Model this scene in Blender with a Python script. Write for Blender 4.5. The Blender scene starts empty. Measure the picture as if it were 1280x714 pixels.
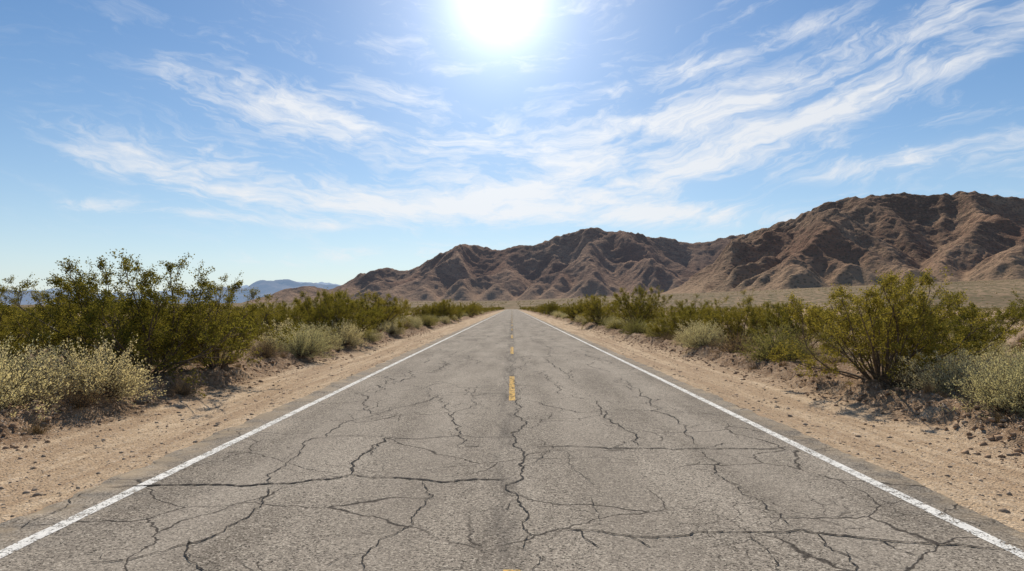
import bpy, math, random
import numpy as np
from mathutils import Vector, Matrix
random.seed(7); rng=np.random.default_rng(7)
F=853.0; CH=1.75; HZ=384.0
scene=bpy.context.scene

# ------------------------------------------------------------------ noise
class Perlin:
    def __init__(s,seed):
        r=np.random.default_rng(seed); p=r.permutation(256); s.p=np.concatenate([p,p,p])
        a=r.random(256)*2*math.pi; s.gx=np.cos(a); s.gy=np.sin(a)
    def __call__(s,x,y):
        x=np.asarray(x,float); y=np.asarray(y,float)
        xi=np.floor(x).astype(int); yi=np.floor(y).astype(int); xf=x-xi; yf=y-yi
        xi&=255; yi&=255
        u=xf*xf*xf*(xf*(xf*6-15)+10); v=yf*yf*yf*(yf*(yf*6-15)+10)
        def g(ix,iy,dx,dy):
            h=s.p[s.p[ix&255]+(iy&255)]; return s.gx[h]*dx+s.gy[h]*dy
        a=g(xi,yi,xf,yf); b=g(xi+1,yi,xf-1,yf); c=g(xi,yi+1,xf,yf-1); d=g(xi+1,yi+1,xf-1,yf-1)
        return (a+(b-a)*u)*(1-v)+(c+(d-c)*u)*v
PN=[Perlin(100+i) for i in range(10)]
def fbm(x,y,o=4,k=0,gain=.5):
    t=0; a=1; f=1
    for i in range(o):
        t=t+a*PN[(k+i)%10](x*f+13.7*i,y*f-7.3*i); a*=gain; f*=2.03
    return t
def ridged(x,y,o=4,k=0):
    t=0;a=1;f=1
    for i in range(o):
        t=t+a*(1-2*np.abs(PN[(k+i)%10](x*f+3.7*i,y*f+9.3*i))); a*=.5; f*=2.07
    return t
def sstep(a,b,x):
    t=np.clip((x-a)/(b-a),0,1); return t*t*(3-2*t)

# ------------------------------------------------------------------ mesh helpers
def mesh_np(name,verts,faces,mat=None,smooth=False,n=4):
    me=bpy.data.meshes.new(name)
    verts=np.asarray(verts,dtype=np.float32); faces=np.asarray(faces,dtype=np.int32)
    me.vertices.add(len(verts)); me.vertices.foreach_set("co",verts.ravel())
    nf=len(faces); me.loops.add(nf*n); me.loops.foreach_set("vertex_index",faces.ravel())
    me.polygons.add(nf); me.polygons.foreach_set("loop_start",np.arange(nf,dtype=np.int32)*n)
    me.polygons.foreach_set("loop_total",np.full(nf,n,dtype=np.int32))
    if smooth: me.polygons.foreach_set("use_smooth",np.ones(nf,dtype=bool))
    me.update(calc_edges=True)
    if mat: me.materials.append(mat)
    return me
def add(name,me,loc=(0,0,0),parent=None):
    o=bpy.data.objects.new(name,me); o.location=loc
    scene.collection.objects.link(o)
    if parent: o.parent=parent
    return o
def gridfaces(ny,nx):
    i=np.arange(ny*nx).reshape(ny,nx)
    return np.stack([i[:-1,:-1],i[:-1,1:],i[1:,1:],i[1:,:-1]],-1).reshape(-1,4)

# ------------------------------------------------------------------ node helpers
class NT:
    def __init__(s,nt): s.nt=nt; s.n=nt.nodes; s.l=nt.links
    def _in(s,sock,v):
        if v is None: return
        if isinstance(v,bpy.types.NodeSocket): s.l.new(v,sock)
        else:
            if isinstance(v,(tuple,list)) and len(v)==3 and sock.type=='RGBA': v=(*v,1)
            sock.default_value=v
    def m(s,op,a,b=None,c=None,clamp=False):
        n=s.n.new('ShaderNodeMath'); n.operation=op; n.use_clamp=clamp
        s._in(n.inputs[0],a); s._in(n.inputs[1],b); s._in(n.inputs[2],c); return n.outputs[0]
    def v(s,op,a,b=None):
        n=s.n.new('ShaderNodeVectorMath'); n.operation=op
        s._in(n.inputs[0],a); s._in(n.inputs[1],b); return n.outputs[1] if op in('DOT_PRODUCT','LENGTH') else n.outputs[0]
    def mix(s,f,a,b,mode='MIX'):
        n=s.n.new('ShaderNodeMix'); n.data_type='RGBA'; n.blend_type=mode; n.clamp_factor=True
        s._in(n.inputs[0],f); s._in(n.inputs[6],a); s._in(n.inputs[7],b); return n.outputs[2]
    def noise(s,vec,scale,detail=4,rough=.5,dist=0,out=0):
        n=s.n.new('ShaderNodeTexNoise'); s._in(n.inputs['Vector'],vec); n.inputs['Scale'].default_value=scale
        n.inputs['Detail'].default_value=detail; n.inputs['Roughness'].default_value=rough; n.inputs['Distortion'].default_value=dist
        return n.outputs[out]
    def vor(s,vec,scale,feature='F1',out='Distance',rand=1):
        n=s.n.new('ShaderNodeTexVoronoi'); n.feature=feature; s._in(n.inputs['Vector'],vec); n.inputs['Scale'].default_value=scale
        n.inputs['Randomness'].default_value=rand
        return n.outputs[out]
    def ramp(s,x,a,b,lo=0.,hi=1.,smooth=True):
        n=s.n.new('ShaderNodeMapRange'); n.interpolation_type='SMOOTHSTEP' if smooth else 'LINEAR'
        s._in(n.inputs[0],x); s._in(n.inputs[1],a); s._in(n.inputs[2],b); s._in(n.inputs[3],lo); s._in(n.inputs[4],hi); return n.outputs[0]
    def mapv(s,vec,scale=(1,1,1),rot=(0,0,0),loc=(0,0,0)):
        n=s.n.new('ShaderNodeMapping'); s._in(n.inputs[0],vec); n.inputs['Scale'].default_value=scale
        n.inputs['Rotation'].default_value=rot; n.inputs['Location'].default_value=loc; return n.outputs[0]
    def comb(s,x,y,z):
        n=s.n.new('ShaderNodeCombineXYZ'); s._in(n.inputs[0],x); s._in(n.inputs[1],y); s._in(n.inputs[2],z); return n.outputs[0]
    def sep(s,vec):
        n=s.n.new('ShaderNodeSeparateXYZ'); s._in(n.inputs[0],vec); return n.outputs
    def coord(s,w='Object'):
        return s.n.new('ShaderNodeTexCoord').outputs[w]
    def bump(s,h,strength=.5,dist=.01,normal=None):
        n=s.n.new('ShaderNodeBump'); n.inputs['Strength'].default_value=strength; n.inputs['Distance'].default_value=dist
        s._in(n.inputs['Height'],h); s._in(n.inputs['Normal'],normal); return n.outputs[0]
def newmat(name):
    m=bpy.data.materials.new(name); m.use_nodes=True; nt=NT(m.node_tree)
    b=m.node_tree.nodes['Principled BSDF']; return m,nt,b
def setp(nt,b,color=None,rough=None,spec=None,normal=None):
    nt._in(b.inputs['Base Color'],color); nt._in(b.inputs['Roughness'],rough)
    if spec is not None: b.inputs['Specular IOR Level'].default_value=spec
    nt._in(b.inputs['Normal'],normal)

# ------------------------------------------------------------------ materials
def mat_asphalt():
    m,t,b=newmat("old_asphalt"); P=t.coord()
    warp=t.v('ADD',P,t.v('MULTIPLY',t.v('SUBTRACT',t.noise(P,1.3,4,.6,out=1),(.5,.5,.5)),(.55,.55,0)))
    big=t.noise(t.mapv(P,(1.2,.22,1)),1,4,.6)
    mid=t.noise(P,3.5,5,.65)
    stone=t.vor(P,75,'F1','Color'); st=t.sep(stone)[0]
    stone2=t.sep(t.vor(P,170,'F1','Color'))[1]
    c=t.mix(t.ramp(big,.3,.7),(.195,.165,.130),(.345,.297,.238))
    c=t.mix(t.ramp(mid,.3,.7,0,.5),c,(.295,.255,.203))
    sp=t.m('ADD',t.ramp(st,0,1,.55,1.45,False),t.ramp(stone2,0,1,-.4,.4,False))
    c=t.mix(1.,c,t.comb(sp,sp,sp),'MULTIPLY')
    c=t.mix(t.ramp(st,.9,.93,0,.55),c,(.58,.51,.41))
    c=t.mix(t.ramp(st,.1,.06,0,.7),c,(.035,.03,.026))
    X=t.sep(P)[0]
    seam=t.m('MULTIPLY',t.ramp(t.m('ABSOLUTE',t.m('ADD',X,.07)),.02,.24,1,0),t.ramp(t.noise(t.mapv(P,(5,.7,1)),1,5,.65),.38,.65,.08,.75))
    c=t.mix(t.m('MULTIPLY',seam,.6),c,(.05,.045,.042))
    wt=t.m('MULTIPLY',t.ramp(t.m('ABSOLUTE',t.m('SUBTRACT',t.m('ABSOLUTE',t.m('SUBTRACT',t.m('ABSOLUTE',X),1.8)),.8)),.1,.5,1,0),.22)
    c=t.mix(wt,c,(.36,.31,.25))
    dust=t.m('MULTIPLY',t.ramp(t.m('ABSOLUTE',X),3.5,4.15),t.ramp(t.noise(P,2.2,6,.7),.38,.62,0,.95))
    c=t.mix(dust,c,(.43,.335,.225))
    d1=t.vor(warp,.62,'DISTANCE_TO_EDGE'); d2=t.vor(warp,2.6,'DISTANCE_TO_EDGE')
    k1=t.m('MULTIPLY',t.ramp(d1,.002,.0075,1,0),t.ramp(t.noise(P,.45,3,.5),.42,.52))
    k2=t.m('MULTIPLY',t.ramp(d2,.004,.018,1,0),t.ramp(t.noise(t.v('ADD',P,(31,7,0)),.5,4,.6),.545,.62,0,.8))
    k=t.m('MAXIMUM',k1,k2)
    c=t.mix(t.m('MULTIPLY',k,.8),c,(.025,.02,.018))
    h=t.m('ADD',t.m('ADD',t.m('MULTIPLY',st,.55),t.m('MULTIPLY',stone2,.3)),t.m('MULTIPLY',k,-1.2))
    setp(t,b,c,.93,.06,t.bump(h,.7,.006)); return m
def mat_paint(name,col,worn):
    m,t,b=newmat(name); P=t.coord()
    st=t.sep(t.vor(P,80,'F1','Color'))[0]
    w=t.m('ADD',t.noise(P,7,6,.75),t.m('MULTIPLY',t.m('SUBTRACT',st,.5),.26))
    c=t.mix(t.ramp(t.noise(P,5,4,.6),.3,.7,0,.5),col,tuple(x*.68 for x in col))
    setp(t,b,c,.85,.1,t.bump(st,.5,.005))
    tr=t.n.new('ShaderNodeBsdfTransparent'); mx=t.n.new('ShaderNodeMixShader')
    t.l.new(t.ramp(w,worn-.04,worn+.04),mx.inputs[0]); t.l.new(tr.outputs[0],mx.inputs[1]); t.l.new(b.outputs[0],mx.inputs[2])
    t.l.new(mx.outputs[0],m.node_tree.nodes['Material Output'].inputs[0]); return m
def mat_flat(name,c1,c2,scale,rough=.9,bs=.5,bd=.01):
    m,t,b=newmat(name); P=t.coord(); n=t.noise(P,scale,4,.6)
    setp(t,b,t.mix(t.ramp(n,.3,.7),c1,c2),rough,.15,t.bump(n,bs,bd)); return m
def mat_ground():
    m,t,b=newmat("desert_sand"); P=t.coord(); s=t.sep(P); X,Y=s[0],s[1]; aX=t.m('ABSOLUTE',X)
    n1=t.noise(P,.5,4,.6); n2=t.noise(P,5,5,.65); n3=t.noise(P,60,3,.7)
    streak=t.noise(t.mapv(P,(3.2,.12,1)),1,6,.6,.3)
    sand=t.mix(t.ramp(n2,.3,.7),(.50,.36,.225),(.65,.495,.33))
    sand=t.mix(t.ramp(streak,.38,.6,0,.8),sand,(.40,.275,.17))
    dirt=t.mix(t.ramp(n2,.32,.68),(.18,.112,.066),(.39,.26,.157))
    edge=t.m('ADD',aX,t.m('MULTIPLY',t.m('SUBTRACT',t.noise(P,1.1,5,.65),.5),1.6))
    c=t.mix(t.ramp(edge,5.9,6.7),sand,dirt)
    plain=t.mix(t.ramp(n1,.35,.65),(.32,.21,.125),(.50,.35,.22))
    c=t.mix(t.ramp(edge,8.6,11.5,0,.85),c,plain)
    v=t.vor(P,45,'F1','Color'); vs=t.sep(v)
    c=t.mix(t.ramp(vs[0],.86,.9,0,.6),c,(.17,.125,.09)); c=t.mix(t.ramp(vs[1],.92,.95,0,.5),c,(.6,.52,.42))
    g=t.ramp(n3,.2,.8,.66,1.30,False); c=t.mix(1.,c,t.comb(g,g,g),'MULTIPLY')
    far=t.ramp(Y,250,700)
    dots=t.ramp(t.vor(P,.11,'F1'),.30,.46,1,0); dots2=t.ramp(t.vor(t.v('ADD',P,(17,5,0)),.05,'F1'),.3,.45,1,0)
    dm=t.m('MULTIPLY',t.m('MAXIMUM',dots,dots2),far)
    farc=t.mix(t.ramp(t.noise(P,.004,4,.6),.35,.65),(.20,.14,.085),(.30,.21,.13))
    c=t.mix(far,c,farc)
    c=t.mix(t.m('MULTIPLY',dm,.88),c,(.075,.075,.033))
    h=t.m('ADD',t.m('ADD',t.m('MULTIPLY',n3,.4),n2),t.m('MULTIPLY',t.vor(P,38,'F1'),-.4))
    setp(t,b,c,.97,.05,t.bump(h,.9,.04)); return m
def mat_mountain(name,haze=(.0,.0,.0),tint=(1,1,1),shr=1.,bd=12):
    m,t,b=newmat(name); P=t.coord(); Z=t.sep(P)[2]
    n1=t.noise(P,.0035,5,.62,.5); n2=t.noise(t.mapv(P,(1,1,2.2)),.02,6,.68); n3=t.noise(P,.08,4,.7)
    c=t.mix(t.ramp(n1,.38,.60),(.18,.108,.070),(.335,.218,.138))
    c=t.mix(t.ramp(n2,.46,.62,0,.7),c,(.11,.07,.05))
    c=t.mix(t.ramp(n3,.5,.7,0,.5),c,(.40,.28,.185))
    c=t.mix(t.ramp(t.noise(P,.0021,3,.5),.50,.64,0,.5),c,(.22,.114,.07))
    low=t.ramp(t.m('ADD',Z,t.m('MULTIPLY',t.m('SUBTRACT',n1,.5),160)),60,190,.85,0)
    c=t.mix(low,c,(.33,.225,.14))
    dots=t.ramp(t.vor(P,.075,'F1'),.25,.42,1,0)
    c=t.mix(t.m('MULTIPLY',dots,.6*shr),c,(.085,.072,.04))
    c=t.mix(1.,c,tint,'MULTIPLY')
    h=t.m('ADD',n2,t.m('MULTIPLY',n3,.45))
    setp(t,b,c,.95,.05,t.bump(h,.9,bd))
    b.inputs['Emission Color'].default_value=(*haze,1); b.inputs['Emission Strength'].default_value=1.  # airlight haze put in as constant emission; the rock itself gives no light
    return m
def mat_leaf(name,c1,c2,c3,trans=.4):
    m=bpy.data.materials.new(name); m.use_nodes=True; t=NT(m.node_tree); t.n.clear()
    P=t.coord(); oi=t.n.new('ShaderNodeObjectInfo'); r=oi.outputs['Random']
    n=t.noise(P,6,2,.6); n2=t.noise(P,45,0,.5)
    c=t.mix(t.ramp(n,.35,.65),c1,c2); c=t.mix(t.ramp(n2,.45,.75,0,.7),c,c3); 
    g=t.ramp(r,0,1,.78,1.25,False); c=t.mix(1.,c,t.comb(g,t.m('ADD',t.m('MULTIPLY',g,.8),.2),g),'MULTIPLY')
    d=t.n.new('ShaderNodeBsdfDiffuse'); t._in(d.inputs['Color'],c)
    tr=t.n.new('ShaderNodeBsdfTranslucent'); t._in(tr.inputs[0],t.mix(1.,c,(1.5,1.4,.9),'MULTIPLY'))
    mx=t.n.new('ShaderNodeMixShader'); mx.inputs[0].default_value=trans
    t.l.new(d.outputs[0],mx.inputs[1]); t.l.new(tr.outputs[0],mx.inputs[2])
    o=t.n.new('ShaderNodeOutputMaterial'); t.l.new(mx.outputs[0],o.inputs[0]); return m
M_asph=mat_asphalt(); M_white=mat_paint("worn_white_paint",(.82,.79,.72),.42); M_yel=mat_paint("worn_yellow_paint",(.76,.48,.14),.465)
M_crack=mat_flat("crack_dark_gap",(.018,.015,.013),(.04,.033,.027),30)  # dark brown-black tone of the crack ribbons, varied by noise
M_ground=mat_ground()
M_stone=mat_flat("gravel_stone",(.23,.165,.115),(.48,.37,.26),12)
M_clod=mat_flat("dirt_clod",(.22,.14,.085),(.42,.285,.18),14,.95,.8,.02)
M_wood=mat_flat("grey_brown_stem",(.09,.065,.045),(.18,.135,.095),9)
M_creo=mat_leaf("creosote_leaf",(.12,.112,.024),(.195,.175,.038),(.33,.27,.065),.4)
M_sage=mat_leaf("sage_leaf",(.35,.325,.215),(.47,.435,.29),(.60,.53,.34),.42)
M_dry=mat_leaf("dry_twig",(.24,.165,.09),(.38,.275,.145),(.48,.37,.19),.25)
M_grn=mat_leaf("green_scrub_leaf",(.20,.195,.07),(.28,.255,.10),(.38,.33,.14),.35)

# ------------------------------------------------------------------ terrain height
def px2az(px): return (px-640)/F
BX=np.array([px2az(p) for p in (-900,0,350,500,640,850,1050,1280,1700)])
BG=np.array([2,3,6,8,9,20,32,45,55])/F
def bajada(x,y):
    r=x/np.maximum(y,50.)
    g=np.interp(r,BX,BG)
    d=np.maximum(0,np.minimum(y,5200)-450)
    return g*d*sstep(0,900,d)*1.05
def hground(x,y):
    x=np.asarray(x,float); y=np.asarray(y,float)
    ax=np.abs(x); left=x<0
    wob=PN[0](x*0+3.3+left*9,y*.12)*.55+PN[1](x*0+1.1+left*5,y*.5)*.3+PN[5](x*0+1.1+left*5,y*1.7)*.15
    c=np.where(left,7.05,6.7)+wob
    near=1-sstep(150,400,np.abs(y))
    h=np.where(ax<3.8,-.06,-.06+.045*sstep(3.8,4.12,ax))
    h=h-.05*sstep(4.3,5.6,ax)*(1-sstep(5.6,6.4,ax))
    h=h+fbm(x*1.3,y*.35,3,2)*.025*sstep(4.1,4.7,ax)
    h=h+fbm(x*6,y*5,3,4)*.006*sstep(4.1,4.4,ax)
    rut=PN[7](x*0+left*3.,y*.08)*.25
    for rc in (4.95,5.45): h=h-.032*np.exp(-((ax-rc-rut)/.09)**2)*near
    d=ax-c
    berm=np.where(d<0,sstep(-.5,0,d),np.exp(-(d/.9)**2))*(.22+.16*PN[3](x*0+left*4,y*.35))
    h=h+berm*near+sstep(c-.3,c+1.4,ax)*.15
    rough=sstep(c-.8,c-.2,ax)*near
    rr=1-sstep(8.5,12,ax)*.7
    h=h+rough*rr*(fbm(x*1.7,y*1.7,3,5)*.09+fbm(x*5,y*5,4,7,.68)*.085+np.maximum(0,ridged(x*3.2,y*3.2,4,6)-.4)*.05)
    h=h+sstep(12,60,ax)*fbm(x*.05,y*.05,4,1)*.5*near
    h=h+sstep(60,900,ax)*fbm(x*.004,y*.004,3,2)*2.0
    return h+bajada(x,y)
xs=[0]; 
while xs[-1]<14000:
    a=xs[-1]
    if a<3.6: st=.6
    elif a<9: st=.045
    elif a<14: st=.16
    else: st=a*.04
    xs.append(a+st)
xs=np.array(xs); xs=np.concatenate([-xs[:0:-1],xs])
ys=[2.0]
while ys[-1]<26000: ys.append(ys[-1]+max(.04,ys[-1]*.0075))
yb=[-8000,-3000,-1200,-500,-200,-90,-40,-20,-12]+list(np.arange(-8,2,.4))
ys=np.array(yb+ys)
GX,GY=np.meshgrid(xs,ys); GZ=hground(GX,GY)
me=mesh_np("ground",np.stack([GX,GY,GZ],-1).reshape(-1,3),gridfaces(*GX.shape),M_ground,True)
add("desert_ground",me)

# ------------------------------------------------------------------ road
ry=[-60,-30,-10,-4,0]; 
while ry[-1]<1500: ry.append(ry[-1]+max(.07,abs(ry[-1])*.01))
ry=np.array(ry); n=len(ry)
eL=-4.08+fbm(ry*0+.5,ry*1.1,5,1,.6)*.12; eR=4.02+fbm(ry*0+8.5,ry*1.1,5,3,.6)*.12
cols=[(eL-.03,-.07),(eL,0),(eL*0-3,0.0),(eL*0,0.0),(eL*0+3,0.0),(eR,0),(eR+.03,-.07)]
V=np.stack([np.stack([c,ry,np.full(n,z)],-1) for c,z in cols],1)
me=mesh_np("road",V.reshape(-1,3),gridfaces(n,len(cols)),M_asph); road=add("asphalt_road",me)
def strip(name,x0,x1,segs,mat,z=.004):
    vs=[];fs=[]
    for a,b_ in segs:
        yy=np.arange(a,b_+.001,.25) if b_-a<60 else np.concatenate([np.arange(a,60,.25),np.geomspace(60.3,b_,60)])
        k=len(vs)
        for i,y in enumerate(yy):
            j=float(PN[2](x0*3+.3,y*2.5))*.014
            vs+= [(x0+j,y,z),(x1+j*.5,y,z)]
            if i: q=k+2*i; fs.append((q-2,q-1,q+1,q))
    return add(name,mesh_np(name,vs,fs,mat))
strip("white_edge_line",-3.68,-3.555,[(-20,1400)],M_white)
strip("white_edge_line.001",3.545,3.67,[(-20,1400)],M_white)
strip("yellow_centre_line",-.06,.06,[(a,a+4.6) for a in np.arange(.1-12.75,1300,12.75)],M_yel)
def g(px,py):
    Y=CH*F/(py-HZ); return ((px-640)/F*Y,Y)
def jag(pts,amp=.13,it=5):
    P=[np.array(p,float) for p in pts]
    while True:
        Q=[P[0]]
        ch=False
        for a,b_ in zip(P[:-1],P[1:]):
            L=np.linalg.norm(b_-a)
            if L>.06:
                m_=(a+b_)/2; d=(b_-a)/L; nn=np.array([-d[1],d[0]]); m_=m_+nn*rng.normal()*amp*min(L,.7)+d*rng.normal()*.05*L
                Q.append(m_); ch=True
            Q.append(b_)
        P=Q; it-=1
        if it<=-2 or not ch or len(P)>900: break
    return np.array(P)
cv=[];cf=[]
def crack(pts,w=.012,amp=.13,raw=False,branch=.0):
    P=jag(pts,amp); n=len(P)
    T=np.gradient(P,axis=0); T/=np.linalg.norm(T,axis=1)[:,None]+1e-9; N=np.stack([-T[:,1],T[:,0]],1)
    s=np.linspace(0,1,n); wp=w*(.35+1.*rng.random(n))*np.clip(np.minimum(s,1-s)*12,.15,1)*(1+.9*np.array([float(PN[4](q*6,w*100+n)) for q in s]))
    wp=np.maximum(wp,.0015)
    k=len(cv)
    for i in range(n):
        a=P[i]+N[i]*wp[i]*.5; b_=P[i]-N[i]*wp[i]*.5
        cv.append((a[0],a[1],.0075)); cv.append((b_[0],b_[1],.0075))
        if i: q=k+2*i; cf.append((q-2,q-1,q+1,q))
    if branch>0:
        for i in range(5,n-5):
            if rng.random()<branch:
                L=rng.uniform(.15,.8); a=rng.uniform(.5,1.1)*rng.choice([-1,1]); d=np.array([T[i][0]*math.cos(a)-T[i][1]*math.sin(a),T[i][0]*math.sin(a)+T[i][1]*math.cos(a)])
                crack([P[i],P[i]+d*L],w*.5,amp)
CR=[([(135,607),(240,604),(345,603),(440,592),(530,598),(640,597)],.032),
([(660,556),(760,560),(870,560),(1000,558)],.026),
([(680,663),(800,668),(870,662),(1000,660),(1060,668),(1150,676),(1278,682)],.022),
([(640,405),(641,440),(642,470),(646,520),(652,560),(647,600),(659,660),(655,713),(650,760)],.0155),
([(350,603),(330,630),(250,675),(190,690),(100,705)],.014),
([(640,545),(560,545),(485,545)],.018),([(485,545),(470,560),(440,592)],.024),
([(530,600),(520,640),(480,670),(460,712)],.012),
([(575,560),(570,530),(590,500),(600,480)],.014),
([(870,560),(890,590),(950,625),(1005,660),(1060,700),(1080,730)],.011),
([(752,512),(790,540),(805,558)],.018),([(870,560),(855,535),(835,518),(800,492),(775,474)],.017),
([(240,672),(245,700),(268,716)],.014),([(485,545),(410,545),(430,528),(520,505),(560,490)],.016),
([(560,490),(640,492)],.016),([(400,545),(360,580),(345,603)],.013),
([(655,500),(720,515),(770,512),(850,514)],.015),([(700,560),(735,600),(740,663)],.005),
([(930,665),(960,690),(990,730)],.008),([(130,607),(70,640),(30,660)],.009),
([(655,585),(690,560)],.008),([(720,480),(690,455),(680,430)],.016)]
for pts,w in CR: crack([g(*p) for p in pts],w,.09,branch=.02)
for px_,py_ in ((490,480),(540,465),(470,492),(600,455),(760,455),(720,440)):
    x,y=g(px_,py_); crack([(x,y),(x+rng.uniform(-.5,.5),y+1.5),(x+rng.uniform(-.9,.9),y+4)],.022,.12)
y=20.
while y<130:
    y+=rng.uniform(1.6,4.2); x0=rng.choice([-3.9,-3,-.1,-1.5]); x1=rng.choice([0.1,2,3.9,3.2])
    crack([(x0,y+rng.normal()*.4),((x0+x1)/2,y+rng.normal()*.3),(x1,y+rng.normal()*.4)],.013+y*.0006,.12)
for x0 in (-2.6,-1.2,1.1,2.5):
    y=rng.uniform(10,16)
    while y<110:
        L=rng.uniform(2,8); crack([(x0+rng.normal()*.3,y),(x0+rng.normal()*.35,y+L/2),(x0+rng.normal()*.3,y+L)],.011+y*.0004,.14); y+=L+rng.uniform(1,9)
y=48.
while y<220: crack([(.03,y),(rng.normal()*.06,y+6),(.03,y+12)],.03,.1); y+=11
crk=add("road_cracks",mesh_np("road_cracks",cv,cf,M_crack))

# ------------------------------------------------------------------ stones and clods
ico=[]; ph=(1+5**.5)/2
for a,b_ in ((-1,ph),(1,ph),(-1,-ph),(1,-ph)): ico.append((a,b_,0))
for a,b_ in ((-1,ph),(1,ph),(-1,-ph),(1,-ph)): ico.append((0,a,b_))
for a,b_ in ((ph,-1),(ph,1),(-ph,-1),(-ph,1)): ico.append((a,0,b_))
ico=np.array(ico)/1.9
icf=np.array([(0,11,5),(0,5,1),(0,1,7),(0,7,10),(0,10,11),(1,5,9),(5,11,4),(11,10,2),(10,7,6),(7,1,8),(3,9,4),(3,4,2),(3,2,6),(3,6,8),(3,8,9),(4,9,5),(2,4,11),(6,2,10),(8,6,7),(9,8,1)])
def stones(name,x,y,s,mat,flat=.6,jit=.25,smooth=False):
    N=len(x); z=hground(x,y)
    J=ico[None]*(1+rng.normal(size=(N,12,1))*jit)
    a=rng.random(N)*6.28; ca,sa=np.cos(a)[:,None],np.sin(a)[:,None]
    sx=rng.uniform(.7,1.4,N)[:,None]
    X=J[:,:,0]*sx; Y=J[:,:,1]; Z=J[:,:,2]*flat
    V=np.stack([(X*ca-Y*sa)*s[:,None]+x[:,None],(X*sa+Y*ca)*s[:,None]+y[:,None],Z*s[:,None]+(z+s*flat*.2)[:,None]],-1).reshape(-1,3)
    Fc=(icf[None]+12*np.arange(N)[:,None,None]).reshape(-1,3)
    return add(name,mesh_np(name,V,Fc,mat,smooth,3))
N=18000; yy=3+rng.random(N)**1.8*45; sg=rng.choice([-1,1],N); xx=sg*(4.12+rng.random(N)**1.2*4.5)
stones("gravel",xx,yy,rng.uniform(.004,.012,N)+(rng.random(N)**15)*.030,M_stone)
N=26000; yy=4+rng.random(N)**1.6*70; sg=rng.choice([-1,1],N); xx=sg*(np.where(sg<0,6.95,6.6)+rng.normal(size=N)*.5+PN[0](yy*0+3.3+(sg<0)*9,yy*.12)*.55)
k=(np.abs(xx)>5.6)&((fbm(xx*.9,yy*.9,3,2)+rng.normal(size=N)*.25)>-.1); xx=xx[k];yy=yy[k];N=len(xx)
stones("dirt_clods",xx,yy,.010+(rng.random(N)**5)*.045,M_clod,.7,.25,True)

# ------------------------------------------------------------------ mountains
def erode(x0,x1,y0,y1,dx,ridge,width,iters,seed,cap=.72):
    X=np.arange(x0,x1,dx); Y=np.arange(y0,y1,dx); gx,gy=np.meshgrid(X,Y); ny,nx=gx.shape
    wx=gx+fbm(gx/500,gy/500,3,seed)*200; wy=gy+fbm(gx/500+9,gy/500,3,seed+2)*200
    best=np.full(gx.shape,1e9); H=np.zeros(gx.shape)
    for (ax,ay,ah),(bx,by,bh) in zip(ridge[:-1],ridge[1:]):
        L2=(bx-ax)**2+(by-ay)**2; t=np.clip(((wx-ax)*(bx-ax)+(wy-ay)*(by-ay))/L2,0,1)
        d=np.hypot(wx-ax-t*(bx-ax),wy-ay-t*(by-ay)); hh=ah+(bh-ah)*t
        q=d<best; best=np.where(q,d,best); H=np.where(q,hh,H)
    wl=width*(.35+.65*H/max(r[2] for r in ridge))
    env=np.clip(1-best/wl,0,1); E=H*env**.9
    h=E*(.8+.7*fbm(gx/300,gy/300,4,seed+4))+rng.random(gx.shape)*3*(env>0); h=np.maximum(h,0)
    U=(E>0)*(.2+E/ (H.max()))*H.max()*.022
    fixed=(env<=0); fixed[0]=fixed[-1]=True; fixed[:,0]=fixed[:,-1]=True
    h[fixed]=0
    offs=[(-1,-1,1.414),(-1,0,1),(-1,1,1.414),(0,-1,1),(0,1,1),(1,-1,1.414),(1,0,1),(1,1,1.414)]
    idx=np.arange(ny*nx).reshape(ny,nx); fx=fixed.ravel()
    capm=(cap*(1+.35*fbm(gx/180,gy/180,3,seed+1))*dx).ravel()
    for it in range(iters):
        hp=np.pad(h,1,constant_values=1e9); bs=np.zeros(h.shape); rec=idx.copy(); dist=np.ones(h.shape)
        for dy_,dx_,l in offs:
            s_=(h-hp[1+dy_:1+dy_+ny,1+dx_:1+dx_+nx])/l; q=s_>bs
            bs=np.where(q,s_,bs); rec=np.where(q,idx+dy_*nx+dx_,rec); dist=np.where(q,l,dist)
        hf=h.ravel(); order=np.argsort(hf); ol=order.tolist(); rl=rec.ravel().tolist(); A=[1.]*len(rl)
        for i in reversed(ol):
            r=rl[i]
            if r!=i: A[r]+=A[i]
        Aa=np.array(A)**.5; fac=(.11*Aa/dist.ravel()).tolist()
        hn=(hf+np.where(fx,0,U.ravel())).tolist(); cl=(capm*dist.ravel()).tolist(); fl=fx.tolist()
        for i in ol:
            if fl[i]: hn[i]=0.; continue
            r=rl[i]
            if r!=i:
                v=(hn[i]+fac[i]*hn[r])/(1+fac[i]) if hn[r]<hn[i] else hn[i]
                mxv=hn[r]+cl[i]
                hn[i]=v if v<mxv else mxv
        h=np.array(hn).reshape(ny,nx)
    h=.6*h+.1*(np.roll(h,1,0)+np.roll(h,-1,0)+np.roll(h,1,1)+np.roll(h,-1,1))
    return X,Y,h
def upsample(X,Y,h,k):
    X2=np.linspace(X[0],X[-1],(len(X)-1)*k+1); Y2=np.linspace(Y[0],Y[-1],(len(Y)-1)*k+1)
    a=np.array([np.interp(X2,X,r) for r in h]); b_=np.array([np.interp(Y2,Y,c) for c in a.T]).T
    for _ in range(k-1):
        p=np.pad(b_,1,mode='edge'); b_=(p[1:-1,1:-1]*2+p[:-2,1:-1]+p[2:,1:-1]+p[1:-1,:-2]+p[1:-1,2:])/6
    return X2,Y2,b_
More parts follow.
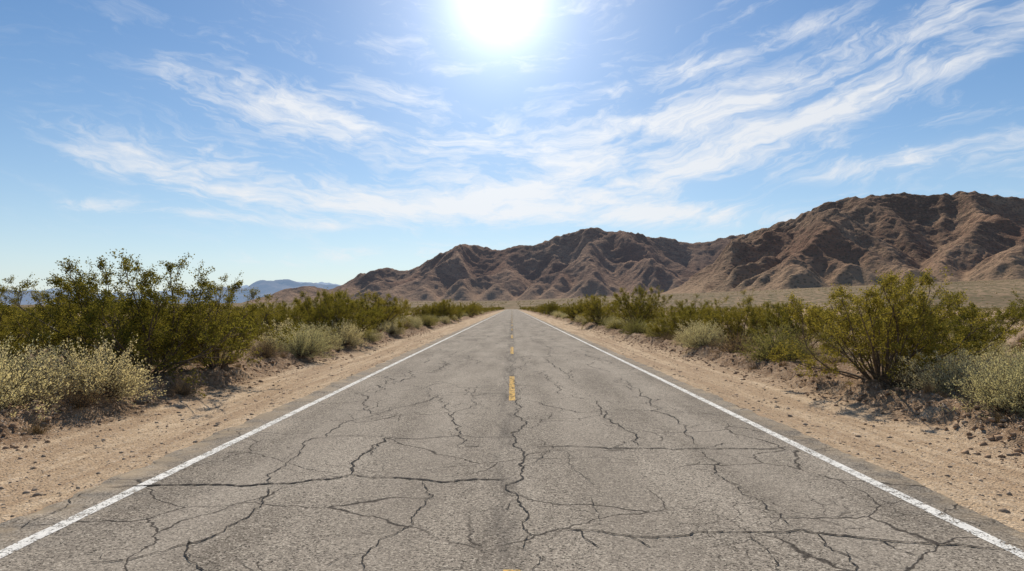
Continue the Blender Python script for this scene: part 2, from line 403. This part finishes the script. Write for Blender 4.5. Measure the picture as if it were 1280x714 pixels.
def mountain(name,args,target,mat,k,fine,seed):
    X,Y,h=erode(*args); X,Y,h=upsample(X,Y,h,k); gx,gy=np.meshgrid(X,Y)
    mk=sstep(0,60,h)
    h=h+mk*(ridged(gx/90,gy/90,4,seed)-.6)*fine+mk*fbm(gx/25,gy/25,3,seed+3)*fine*.5
    base=bajada(gx,gy)-4
    tp=np.array([px2az(p[0]) for p in target]); ta=np.array([(HZ-p[1])/F for p in target])
    r=gx/gy
    bins=np.linspace(tp[0],tp[-1],240); bi=np.digitize(r.ravel(),bins)
    for it in range(3):
        ang=((h+base-CH)/gy).ravel(); ma=np.full(242,-1.); np.maximum.at(ma,bi,ang)
        ma=ma[1:241]; tt=np.interp(bins,tp,ta)
        bb=np.interp(bins,BX,BG)*.9
        f=np.clip((tt-bb)/np.maximum(ma-bb,.004),.25,3.2)
        kk=np.ones(5)/5; f=np.convolve(np.pad(f,2,mode='edge'),kk,'valid')
        h=h*np.interp(r,bins,f)
    V=np.stack([gx,gy,h+base],-1).reshape(-1,3)
    return add(name,mesh_np(name,V,gridfaces(*gx.shape),mat,True))
def rp(px,Y,top): return ((px-640)/F*Y,Y,(HZ-top)/F*Y*1.05)
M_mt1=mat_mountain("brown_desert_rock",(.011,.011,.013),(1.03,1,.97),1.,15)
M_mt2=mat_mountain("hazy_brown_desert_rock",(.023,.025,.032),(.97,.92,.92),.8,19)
T1=[(800,378),(850,352),(900,318),(905,302),(930,292),(960,282),(1000,268),(1015,259),(1030,253),(1060,246),(1100,243),(1130,240),(1160,244),(1190,240),(1215,238),(1240,243),(1280,247),(1400,240),(1600,262),(1800,300),(2000,330)]
R1=[rp(870,3900,345),rp(915,3800,300),rp(1000,3450,268),rp(1060,3200,246),rp(1130,3050,240),rp(1215,2950,238),rp(1300,2850,245),rp(1450,2700,240),rp(1750,2500,280)]
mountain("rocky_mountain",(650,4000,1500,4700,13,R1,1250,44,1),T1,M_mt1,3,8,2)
T2=[(300,378),(335,369),(350,362),(385,357),(410,362),(430,354),(445,343),(480,334),(505,339),(520,333),(545,318),(562,311),(575,304),(585,306),(600,307),(622,313),(635,309),(650,306),(665,307),(680,301),(700,293),(715,290),(730,285),(745,284),(762,290),(775,288),(800,292),(815,297),(830,296),(860,304),(885,302),(905,296),(930,292),(980,300),(1050,320),(1100,350)]
R2=[rp(335,5600,370),rp(385,5500,355),rp(430,5400,354),rp(480,5200,334),rp(545,5000,318),rp(590,4900,303),rp(625,4900,311),rp(680,4800,300),rp(745,4700,284),rp(830,4900,297),rp(930,5100,290),rp(1050,5300,320)]
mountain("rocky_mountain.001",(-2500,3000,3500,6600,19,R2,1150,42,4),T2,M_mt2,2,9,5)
def far_range(name,Y,pts,mat,seed):
    X=np.linspace((pts[0][0]-640)/F*Y,(pts[-1][0]-640)/F*Y,420); D=np.linspace(-1,1,40)
    gx,gd=np.meshgrid(X,D); px=gx/Y*F+640
    H=np.interp(px,[p[0] for p in pts],[(HZ-p[1])/F*Y for p in pts])
    z=H*(1-np.abs(gd)**1.3)*(.8+.22*ridged(gx/900,gd*2.5,4,seed))-20
    return add(name,mesh_np(name,np.stack([gx,Y+gd*1500,z],-1).reshape(-1,3),gridfaces(*gx.shape),mat,True))
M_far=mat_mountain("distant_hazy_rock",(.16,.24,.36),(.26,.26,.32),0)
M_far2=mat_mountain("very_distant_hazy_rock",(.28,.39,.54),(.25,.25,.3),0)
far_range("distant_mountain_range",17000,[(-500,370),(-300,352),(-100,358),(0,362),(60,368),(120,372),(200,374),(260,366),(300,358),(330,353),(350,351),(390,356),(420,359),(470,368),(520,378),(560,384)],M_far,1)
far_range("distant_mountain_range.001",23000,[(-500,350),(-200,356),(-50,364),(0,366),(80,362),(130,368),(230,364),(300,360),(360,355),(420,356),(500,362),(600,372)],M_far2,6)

# ------------------------------------------------------------------ plants
class Buf:
    def __init__(s): s.v=[]; s.f=[]; s.n=0; s.mi=[]
    def addq(s,V,Fq,mi):
        s.v.append(V); s.f.append(Fq+s.n); s.n+=len(V); s.mi.append(np.full(len(Fq),mi,dtype=np.int32))
    def build(s,name,mats):
        me=mesh_np(name,np.concatenate(s.v),np.concatenate(s.f))
        for m in mats: me.materials.append(m)
        me.polygons.foreach_set("material_index",np.concatenate(s.mi)); me.update(); return me
def tube(buf,P,R,sides=4,mi=0):
    P=np.asarray(P); n=len(P); T=np.gradient(P,axis=0); T/=np.linalg.norm(T,axis=1)[:,None]+1e-9
    up=np.array([.31,.17,.93]); A=np.cross(T,up); A/=np.linalg.norm(A,axis=1)[:,None]+1e-9; B=np.cross(T,A)
    a=np.arange(sides)*2*math.pi/sides
    V=P[:,None]+R[:,None,None]*(A[:,None]*np.cos(a)[None,:,None]+B[:,None]*np.sin(a)[None,:,None])
    i=np.arange(n-1)[:,None]*sides; j=np.arange(sides)[None]; j2=(j+1)%sides
    Fq=np.stack([i+j,i+j2,i+sides+j2,i+sides+j],-1).reshape(-1,4)
    buf.addq(V.reshape(-1,3),Fq,mi)
def leaves(buf,C,D,ln,wd,r,mi=1):
    N=len(C); D=D/ (np.linalg.norm(D,axis=1)[:,None]+1e-9)
    B=np.cross(D,r.normal(size=(N,3))); B/=np.linalg.norm(B,axis=1)[:,None]+1e-9
    l=(ln*r.uniform(.6,1.3,N))[:,None]; w=(wd*r.uniform(.6,1.3,N))[:,None]
    V=np.stack([C-D*l*.5,C+B*w*.5,C+D*l*.5,C-B*w*.5],1).reshape(-1,3)
    buf.addq(V,np.arange(N*4).reshape(N,4),mi)
def curve(start,d,L,r,n=7,wig=.16,up=.05):
    P=[np.array(start)]; d=np.array(d)/np.linalg.norm(d)
    for i in range(n-1):
        d=d+r.normal(size=3)*wig+np.array([0,0,up]); d/=np.linalg.norm(d); P.append(P[-1]+d*L/(n-1))
    return np.array(P),d
def creosote(name,seed,H=2.4,stems=22,nb=7,nt=5,lpt=38,ls=.036,spread=.98,mat=None,tw=3):
    r=np.random.default_rng(seed); b_=Buf(); LC=[];LD=[]
    for s in range(stems):
        az=s*2.4+r.normal()*.4; tilt=spread*math.sqrt((s+.5)/stems)*r.uniform(.8,1.2)
        d=(math.sin(tilt)*math.cos(az),math.sin(tilt)*math.sin(az),math.cos(tilt))
        L=H*(r.uniform(.6,.9) if r.random()<.85 else r.uniform(.92,1.02))
        P,_=curve((d[0]*.12*r.random(),d[1]*.12,-.05),d,L,r,9,.13,.045)
        tube(b_,P,np.linspace(.021,.004,9)*r.uniform(.7,1.3),5)
        for k in range(nb+1):
            tt=.22+.78*(k+r.random()*.7)/(nb+1); tt=min(tt,.98); i=tt*8; i0=int(i); S=P[i0]+(P[min(i0+1,8)]-P[i0])*(i-i0)
            dd=(P[min(i0+1,8)]-P[max(i0-1,0)]); dd/=np.linalg.norm(dd); dd=dd+r.normal(size=3)*.65; dd[2]+=.15
            L1=L*r.uniform(.18,.40)*(1.15-tt*.5)
            Q,_=curve(S,dd,L1,r,6,.18,.06); tube(b_,Q,np.linspace(.006,.002,6),tw)
            for q in range(nt):
                u=.25+.75*r.random(); j=u*5; j0=min(int(j),4); S2=Q[j0]+(Q[j0+1]-Q[j0])*(j-j0)
                d2=(Q[j0+1]-Q[j0]); d2/=np.linalg.norm(d2); d2=d2+r.normal(size=3)*.7; d2[2]+=.1
                R_,_=curve(S2,d2,L1*r.uniform(.25,.55),r,4,.22,.05); tube(b_,R_,np.linspace(.0025,.001,4),tw)
                nl=int(lpt*r.uniform(.5,1.4)*(.6+.55*tt)); uu=(r.random(nl)**.7)*3; j0=np.minimum(uu.astype(int),2)
                C=R_[j0]+(R_[j0+1]-R_[j0])*(uu-j0)[:,None]+r.normal(size=(nl,3))*.03
                LC.append(C); LD.append(np.array(d2)/np.linalg.norm(d2)+r.normal(size=(nl,3))*.9)
    LC=np.concatenate(LC); LD=np.concatenate(LD); leaves(b_,LC,LD,ls,ls*.55,r)
    return b_.build(name,[M_wood,mat or M_creo])
def dome(name,seed,H=.9,W=.75,stems=320,lps=38,ls=.028,lw=.009,mat=None,wood=None,up=.4,bare=.35):
    r=np.random.default_rng(seed); b_=Buf(); LC=[];LD=[]
    for s in range(stems):
        az=r.random()*6.28; ct=r.random()**.85; tilt=math.acos(ct)*.98
        d=np.array([math.sin(tilt)*math.cos(az),math.sin(tilt)*math.sin(az),math.cos(tilt)])
        lo=1+.16*math.sin(az*3+seed)+.13*math.sin(az*5+tilt*4+seed*2)
        L=1/math.sqrt((math.sin(tilt)/W)**2+(math.cos(tilt)/H)**2)*lo*r.uniform(.72,1.06)
        P,_=curve(d*[.15,.15,0]*W,d,L,r,6,.10,.05*up)
        tube(b_,P,np.linspace(.005,.0015,6),3)
        nl=int(lps*r.uniform(.6,1.3)); uu=(bare+(1-bare)*r.random(nl)**.8)*5*.999; j0=uu.astype(int)
        C=P[j0]+(P[j0+1]-P[j0])*(uu-j0)[:,None]+r.normal(size=(nl,3))*.02
        LC.append(C); D=np.tile(d,(nl,1))+r.normal(size=(nl,3))*.55; D[:,2]+=up; LD.append(D)
    leaves(b_,np.concatenate(LC),np.concatenate(LD),ls,lw,r)
    return b_.build(name,[wood or M_wood,mat or M_sage])
def tuft(name,seed,n=200,H=.32,mat=None):
    r=np.random.default_rng(seed); b_=Buf()
    for i in range(n):
        az=r.random()*6.28; t_=r.random()*.8; d=(math.sin(t_)*math.cos(az),math.sin(t_)*math.sin(az),math.cos(t_))
        P,_=curve((r.normal()*.05,r.normal()*.05,-.02),d,H*r.uniform(.5,1.2),r,4,.12,-.05); tube(b_,P,np.linspace(.0028,.0008,4),3,0)
    return b_.build(name,[mat or M_dry])
mC=[creosote("creosote_a",11,2.4,24,7,5,44),creosote("creosote_b",22,2.4,30,7,5,46),creosote("creosote_c",33,2.2,26,7,5,46,spread=1.1)]
mS=[dome("sage_a",5,lw=.014,lps=50,bare=.28),dome("sage_b",6,.85,.8,340,48,lw=.014,bare=.28)]
mD=[dome("dry_a",7,.8,.7,300,16,.03,.007,M_dry,None,.5,.3)]
mG=[dome("green_a",8,.9,.85,320,40,.03,.016,M_grn)]
mT=[tuft("tuft_a",9)]
def lodC(n,s): return creosote(n,s,2.3,12,4,3,12,.11,1.0,tw=3)
def lodS(n,s,m_): return dome(n,s,.85,.75,50,22,.10,.05,m_)
lod=[lodC("lod_c1",41),lodC("lod_c2",42),lodS("lod_s",43,M_sage),lodS("lod_d",44,M_dry),lodS("lod_g",45,M_grn)]
heroes=[]
def put(name,me,x,y,s,rz=None,sx=1.):
    z=float(hground(np.array([x]),np.array([y]))[0])-.03
    o=add(name,me,(x,y,z)); o.scale=(s*sx,s*sx,s); o.rotation_euler=(0,0,rz if rz is not None else random.random()*6.28)
    heroes.append((x,y,.9*s*sx)); return o
put("creosote_bush",mC[1],-7.9,14.8,1.2,.4,1.12)
put("creosote_bush",mC[2],-9.9,15.4,1.12,2.1,1.1)
put("creosote_bush",mC[0],-7.0,16.2,.95,3.7)
put("creosote_bush",mC[0],-12.6,16.8,1.0,4.0,1.1)
put("creosote_bush",mC[1],7.3,13.6,1.0,1.0,1.15)
put("creosote_bush",mC[2],11.6,18,1.02,5.0,1.1)
put("creosote_bush",mC[0],9.4,16.5,.85,2.0,1.1)
put("creosote_bush",mC[2],-7.6,31,1.15,1.2)
put("creosote_bush",mC[1],-9.4,34,1.1,2.2)
put("creosote_bush",mC[1],8.3,44,1.35,.2)
put("creosote_bush",mC[0],9.9,36,.95,1.5)
put("sage_shrub",mS[0],-7.9,10.3,1.3,0,1.15); put("sage_shrub",mS[1],-7.15,11.7,1.15,1,1.1)
put("sage_shrub",mS[1],-8.9,11.6,1.35,2,1.1)
put("sage_shrub",mS[0],-6.75,22,1.2,3); put("sage_shrub",mS[1],-6.95,28,1.25,3)
put("sage_shrub",mS[1],-7.9,23.5,1.35,5); put("sage_shrub",mS[0],-7.2,25.2,1.2,1)
put("sage_shrub",mS[1],7.7,12.0,.98,4,1.1); put("sage_shrub",mS[0],7.25,9.9,1.0,.6,1.05)
put("sage_shrub",mS[0],8.8,11.3,1.05,.3)
put("green_desert_shrub",mG[0],7.55,19.4,1.2,.3); put("dry_desert_shrub",mD[0],7.35,22.6,1.15,.3)
put("sage_shrub",mS[0],7.0,25.,1.15,4); put("sage_shrub",mS[1],7.6,28.,1.2,4); put("green_desert_shrub",mG[0],7.5,34,1.2,2); put("green_desert_shrub",mG[0],7.0,38,1.1,1)
put("dry_desert_shrub",mD[0],-6.6,13.6,.55,.3)
put("dry_desert_shrub",mD[0],8.8,21,1.2,.3)
proto=bpy.data.collections.new("desert_scrub_plants")
plist=mC+mS+mD+mG+mT+lod
for i,me_ in enumerate(plist):
    o=bpy.data.objects.new("%s_%s"%("abcdefghijklmnop"[i],me_.name),me_); proto.objects.link(o)
SP=[];SI=[];SS=[];SR=[]
def scatter(n,ymin,ymax,xf,kinds,probs,smin,smax,pw=1.,xmin=7.6,clump=True,thr=.0,openfg=True):
    y=ymin+(ymax-ymin)*rng.random(n)**pw; xm=xf(y); sgn=rng.choice([-1,1],n); x=sgn*(xmin+(xm-xmin)*rng.random(n)**1.15)
    keep=np.ones(n,bool)
    if clump: keep&=(fbm(x/9,y/9,3,3)+rng.normal(size=n)*.25)>thr
    for hx,hy,hr in heroes: keep&=np.hypot(x-hx,y-hy)>hr*(1 if openfg else .6)+.35*openfg
    if openfg: keep&=~((np.abs(x)<8.4)&(y<22)); 
    x=x[keep];y=y[keep];m_=len(x)
    idx=rng.choice(kinds,m_,p=probs); s=rng.uniform(smin,smax,m_)
    z=hground(x,y)-.04
    SP.append(np.stack([x,y,z],1)); SI.append(idx); SS.append(np.stack([s*rng.uniform(.9,1.2,m_)]*2+[s],1)); SR.append(np.stack([np.zeros(m_),np.zeros(m_),rng.random(m_)*6.28],1))
near=[0,1,2,3,4,5,6]
scatter(130,17,75,lambda y:10+y*.95,[0,1,2],[.34,.33,.33],.5,.85,1.,9.5,True,-.05)
scatter(520,9,75,lambda y:8+y*.95,[3,4,5,6],[.36,.32,.16,.16],.5,1.05)
scatter(360,24,160,lambda y:10.2+y*0,near,[.05,.06,.06,.32,.27,.10,.14],.65,1.2,1.3,6.9,True,-.15)
scatter(200,160,600,lambda y:12+y*0,[8,9,10,11,12],[.22,.23,.27,.1,.18],.6,1.1,1.2,7.0,False)
scatter(600,9,45,lambda y:8+y*.8,[7],[1.],.6,1.5,1.2,6.7,False)
scatter(110,7,30,lambda y:8.6+y*0,[7,5],[.8,.2],.35,.8,1.2,6.6,False,0,False)
scatter(3000,60,420,lambda y:30+y*.9,[8,9,10,11,12],[.21,.21,.28,.12,.18],.5,.95,1.2,7.6,True,-.05)
scatter(10000,350,2000,lambda y:y*.95,[8,9,10,12],[.25,.25,.3,.2],.5,.95,1.,9)
SP=np.concatenate(SP);SI=np.concatenate(SI);SS=np.concatenate(SS);SR=np.concatenate(SR)
me=bpy.data.meshes.new("scrub_points"); me.vertices.add(len(SP)); me.vertices.foreach_set("co",SP.astype(np.float32).ravel())
for nm,ty,dat,k in (("scl",'FLOAT_VECTOR',SS,"vector"),("rot",'FLOAT_VECTOR',SR,"vector")):
    a=me.attributes.new(nm,ty,'POINT'); a.data.foreach_set(k,dat.astype(np.float32).ravel())
a=me.attributes.new("idx",'INT','POINT'); a.data.foreach_set("value",SI.astype(np.int32))
scrub=add("desert_scrub",me)
ng=bpy.data.node_groups.new("scatter_scrub",'GeometryNodeTree')
ng.interface.new_socket("Geometry",in_out='INPUT',socket_type='NodeSocketGeometry'); ng.interface.new_socket("Geometry",in_out='OUTPUT',socket_type='NodeSocketGeometry')
N_=ng.nodes; gi=N_.new('NodeGroupInput'); go=N_.new('NodeGroupOutput'); ip=N_.new('GeometryNodeInstanceOnPoints'); ci=N_.new('GeometryNodeCollectionInfo')
ci.inputs['Collection'].default_value=proto; ci.inputs['Separate Children'].default_value=True; ci.inputs['Reset Children'].default_value=True
ip.inputs['Pick Instance'].default_value=True
def na(nm,ty):
    n=N_.new('GeometryNodeInputNamedAttribute'); n.data_type=ty; n.inputs['Name'].default_value=nm
    return next(o for o in n.outputs if o.enabled and o.name=='Attribute')
L_=ng.links; e2r=N_.new('FunctionNodeEulerToRotation')
L_.new(gi.outputs[0],ip.inputs['Points']); L_.new(ci.outputs[0],ip.inputs['Instance']); L_.new(na("idx",'INT'),ip.inputs['Instance Index'])
L_.new(na("rot",'FLOAT_VECTOR'),e2r.inputs[0]); L_.new(e2r.outputs[0],ip.inputs['Rotation']); L_.new(na("scl",'FLOAT_VECTOR'),ip.inputs['Scale'])
L_.new(ip.outputs[0],go.inputs[0])
mod=scrub.modifiers.new("scatter",'NODES'); mod.node_group=ng

# ------------------------------------------------------------------ sky
SAZ=math.atan((625-640)/F); GEL=math.atan(((357+2))/F)+math.atan(27/F); SEL=math.radians(41)
def dirv(a,e): return Vector((math.sin(a)*math.cos(e),math.cos(a)*math.cos(e),math.sin(e)))
sd=dirv(SAZ,SEL); gd=dirv(SAZ,GEL)
w=bpy.data.worlds.new("World"); scene.world=w; w.use_nodes=True; t=NT(w.node_tree); bg=w.node_tree.nodes['Background']
sky=t.n.new('ShaderNodeTexSky'); sky.sky_type='NISHITA'; sky.sun_disc=False; sky.sun_elevation=SEL; sky.sun_rotation=SAZ
sky.altitude=300; sky.air_density=1.0; sky.dust_density=.15; sky.ozone_density=2.5
D=t.coord('Generated'); s=t.sep(D)
az=t.m('ARCTAN2',s[0],s[1]); el=t.m('ARCSINE',s[2])
blobs=[(410,150,190,38,-8,.85),(250,210,150,30,-10,.9),(590,254,190,24,1,1.25),(880,140,120,26,9,1.3),(1140,95,230,20,17,.9),(890,210,130,20,8,1.05),
(1190,192,130,18,4,1.),(700,190,150,38,12,.75),(740,265,230,16,-3,.95),(1130,35,110,18,15,1.),(120,259,34,7,0,.9),(900,72,170,14,13,.75),(420,283,50,7,0,.8),(480,318,260,12,3,.55),(860,268,90,9,-4,.7),(300,240,120,9,-6,.6),(540,125,110,12,-14,.5),(690,225,90,12,14,.7),(1050,130,200,12,14,.55),(240,265,80,6,-4,.6),(330,115,100,12,-12,.55)]
tot=None
for px,py,hl,hw,an,amp in blobs:
    a0=math.atan((px-640)/F); e0=math.atan((HZ-py)/F*math.cos(a0)); ca,sa=math.cos(math.radians(an)),math.sin(math.radians(an))
    du=t.m('SUBTRACT',az,a0); dv=t.m('SUBTRACT',el,e0)
    p=t.m('ADD',t.m('MULTIPLY',du,ca*F/hl),t.m('MULTIPLY',dv,sa*F/hl)); q=t.m('ADD',t.m('MULTIPLY',du,-sa*F/hw),t.m('MULTIPLY',dv,ca*F/hw))
    e=t.m('MULTIPLY',t.m('EXPONENT',t.m('MULTIPLY',t.m('ADD',t.m('MULTIPLY',p,p),t.m('MULTIPLY',q,q)),-1.)),amp)
    tot=e if tot is None else t.m('ADD',tot,e)
ve=t.comb(az,el,0.)
wv=t.v('ADD',ve,t.v('MULTIPLY',t.v('SUBTRACT',t.noise(t.mapv(ve,(1,2.0,1)),6.,4,.55,out=1),(.5,.5,.5)),(.20,.07,0)))
sl=t.ramp(az,-.4,.5,-.14,.22); ws=t.sep(wv); el2=t.m('SUBTRACT',ws[1],t.m('MULTIPLY',ws[0],sl))
r1=t.comb(t.m('MULTIPLY',ws[0],8.),t.m('MULTIPLY',el2,28.),0.)
n1=t.noise(r1,1.,7,.60,.25); r2=t.comb(t.m('MULTIPLY',ws[0],20.),t.m('MULTIPLY',el2,90.),3.)
n2=t.noise(r2,1.,5,.65,.3)
nn=t.m('ADD',t.m('MULTIPLY',n1,.60),t.m('MULTIPLY',n2,.40))
cl=t.m('MULTIPLY',t.ramp(nn,t.m('SUBTRACT',.52,t.m('MULTIPLY',tot,.12)),t.m('SUBTRACT',.765,t.m('MULTIPLY',tot,.12)),0,1,False),t.ramp(tot,.03,.5))
veil=t.m('MULTIPLY',t.ramp(tot,.05,1.3,0,.28),t.ramp(n1,.3,.6,.3,1))
wisp=t.m('MULTIPLY',t.ramp(nn,.49,.70,0,.42),t.m('MULTIPLY',t.ramp(el,.02,.16),t.ramp(az,-.62,-.35,.35,1)))
cl=t.m('MULTIPLY',t.m('MAXIMUM',t.m('ADD',cl,veil,clamp=True),wisp),.88)
hs=t.n.new('ShaderNodeHueSaturation'); hs.inputs['Saturation'].default_value=1.2; hs.inputs['Value'].default_value=.95; t.l.new(sky.outputs[0],hs.inputs['Color'])
haze=t.m('MULTIPLY',t.m('EXPONENT',t.m('MULTIPLY',t.m('MAXIMUM',el,0.),-7.5)),.66)
c0=t.mix(haze,hs.outputs[0],(6.3,7.4,8.6))
dt=t.m('MAXIMUM',t.v('DOT_PRODUCT',D,tuple(gd)),0.)
core=t.m('MULTIPLY',t.m('POWER',dt,6000.),60.); mid_=t.m('MULTIPLY',t.m('POWER',dt,480.),8.); m2=t.m('MULTIPLY',t.m('POWER',dt,80.),3.6); wide=t.m('MULTIPLY',t.m('POWER',dt,16.),1.)
gl=t.m('ADD',t.m('ADD',core,m2),t.m('ADD',mid_,wide))
c=t.mix(cl,c0,(8.5,8.65,8.9))
c=t.mix(1.,c,t.comb(gl,gl,t.m('MULTIPLY',gl,.96)),'ADD')
t.l.new(c,bg.inputs['Color']); bg.inputs['Strength'].default_value=.1
w.cycles.sampling_method='MANUAL'; w.cycles.sample_map_resolution=512
ld=bpy.data.lights.new("sun",'SUN'); ld.energy=5.; ld.angle=math.radians(.53); ld.color=(1.,.92,.80)
lo=bpy.data.objects.new("sun",ld); scene.collection.objects.link(lo); lo.rotation_euler=(-sd).to_track_quat('-Z','Y').to_euler(); lo.location=(0,0,50)

cam=bpy.data.cameras.new("camera"); cam.sensor_width=36; cam.lens=24; cam.clip_start=.05; cam.clip_end=60000
co=bpy.data.objects.new("camera",cam); scene.collection.objects.link(co); co.location=(0,0,CH); co.rotation_euler=(math.radians(90)+math.atan(27/F),0,0)
scene.camera=co
scene.view_settings.view_transform='Standard'; scene.view_settings.look='None'; scene.view_settings.exposure=0
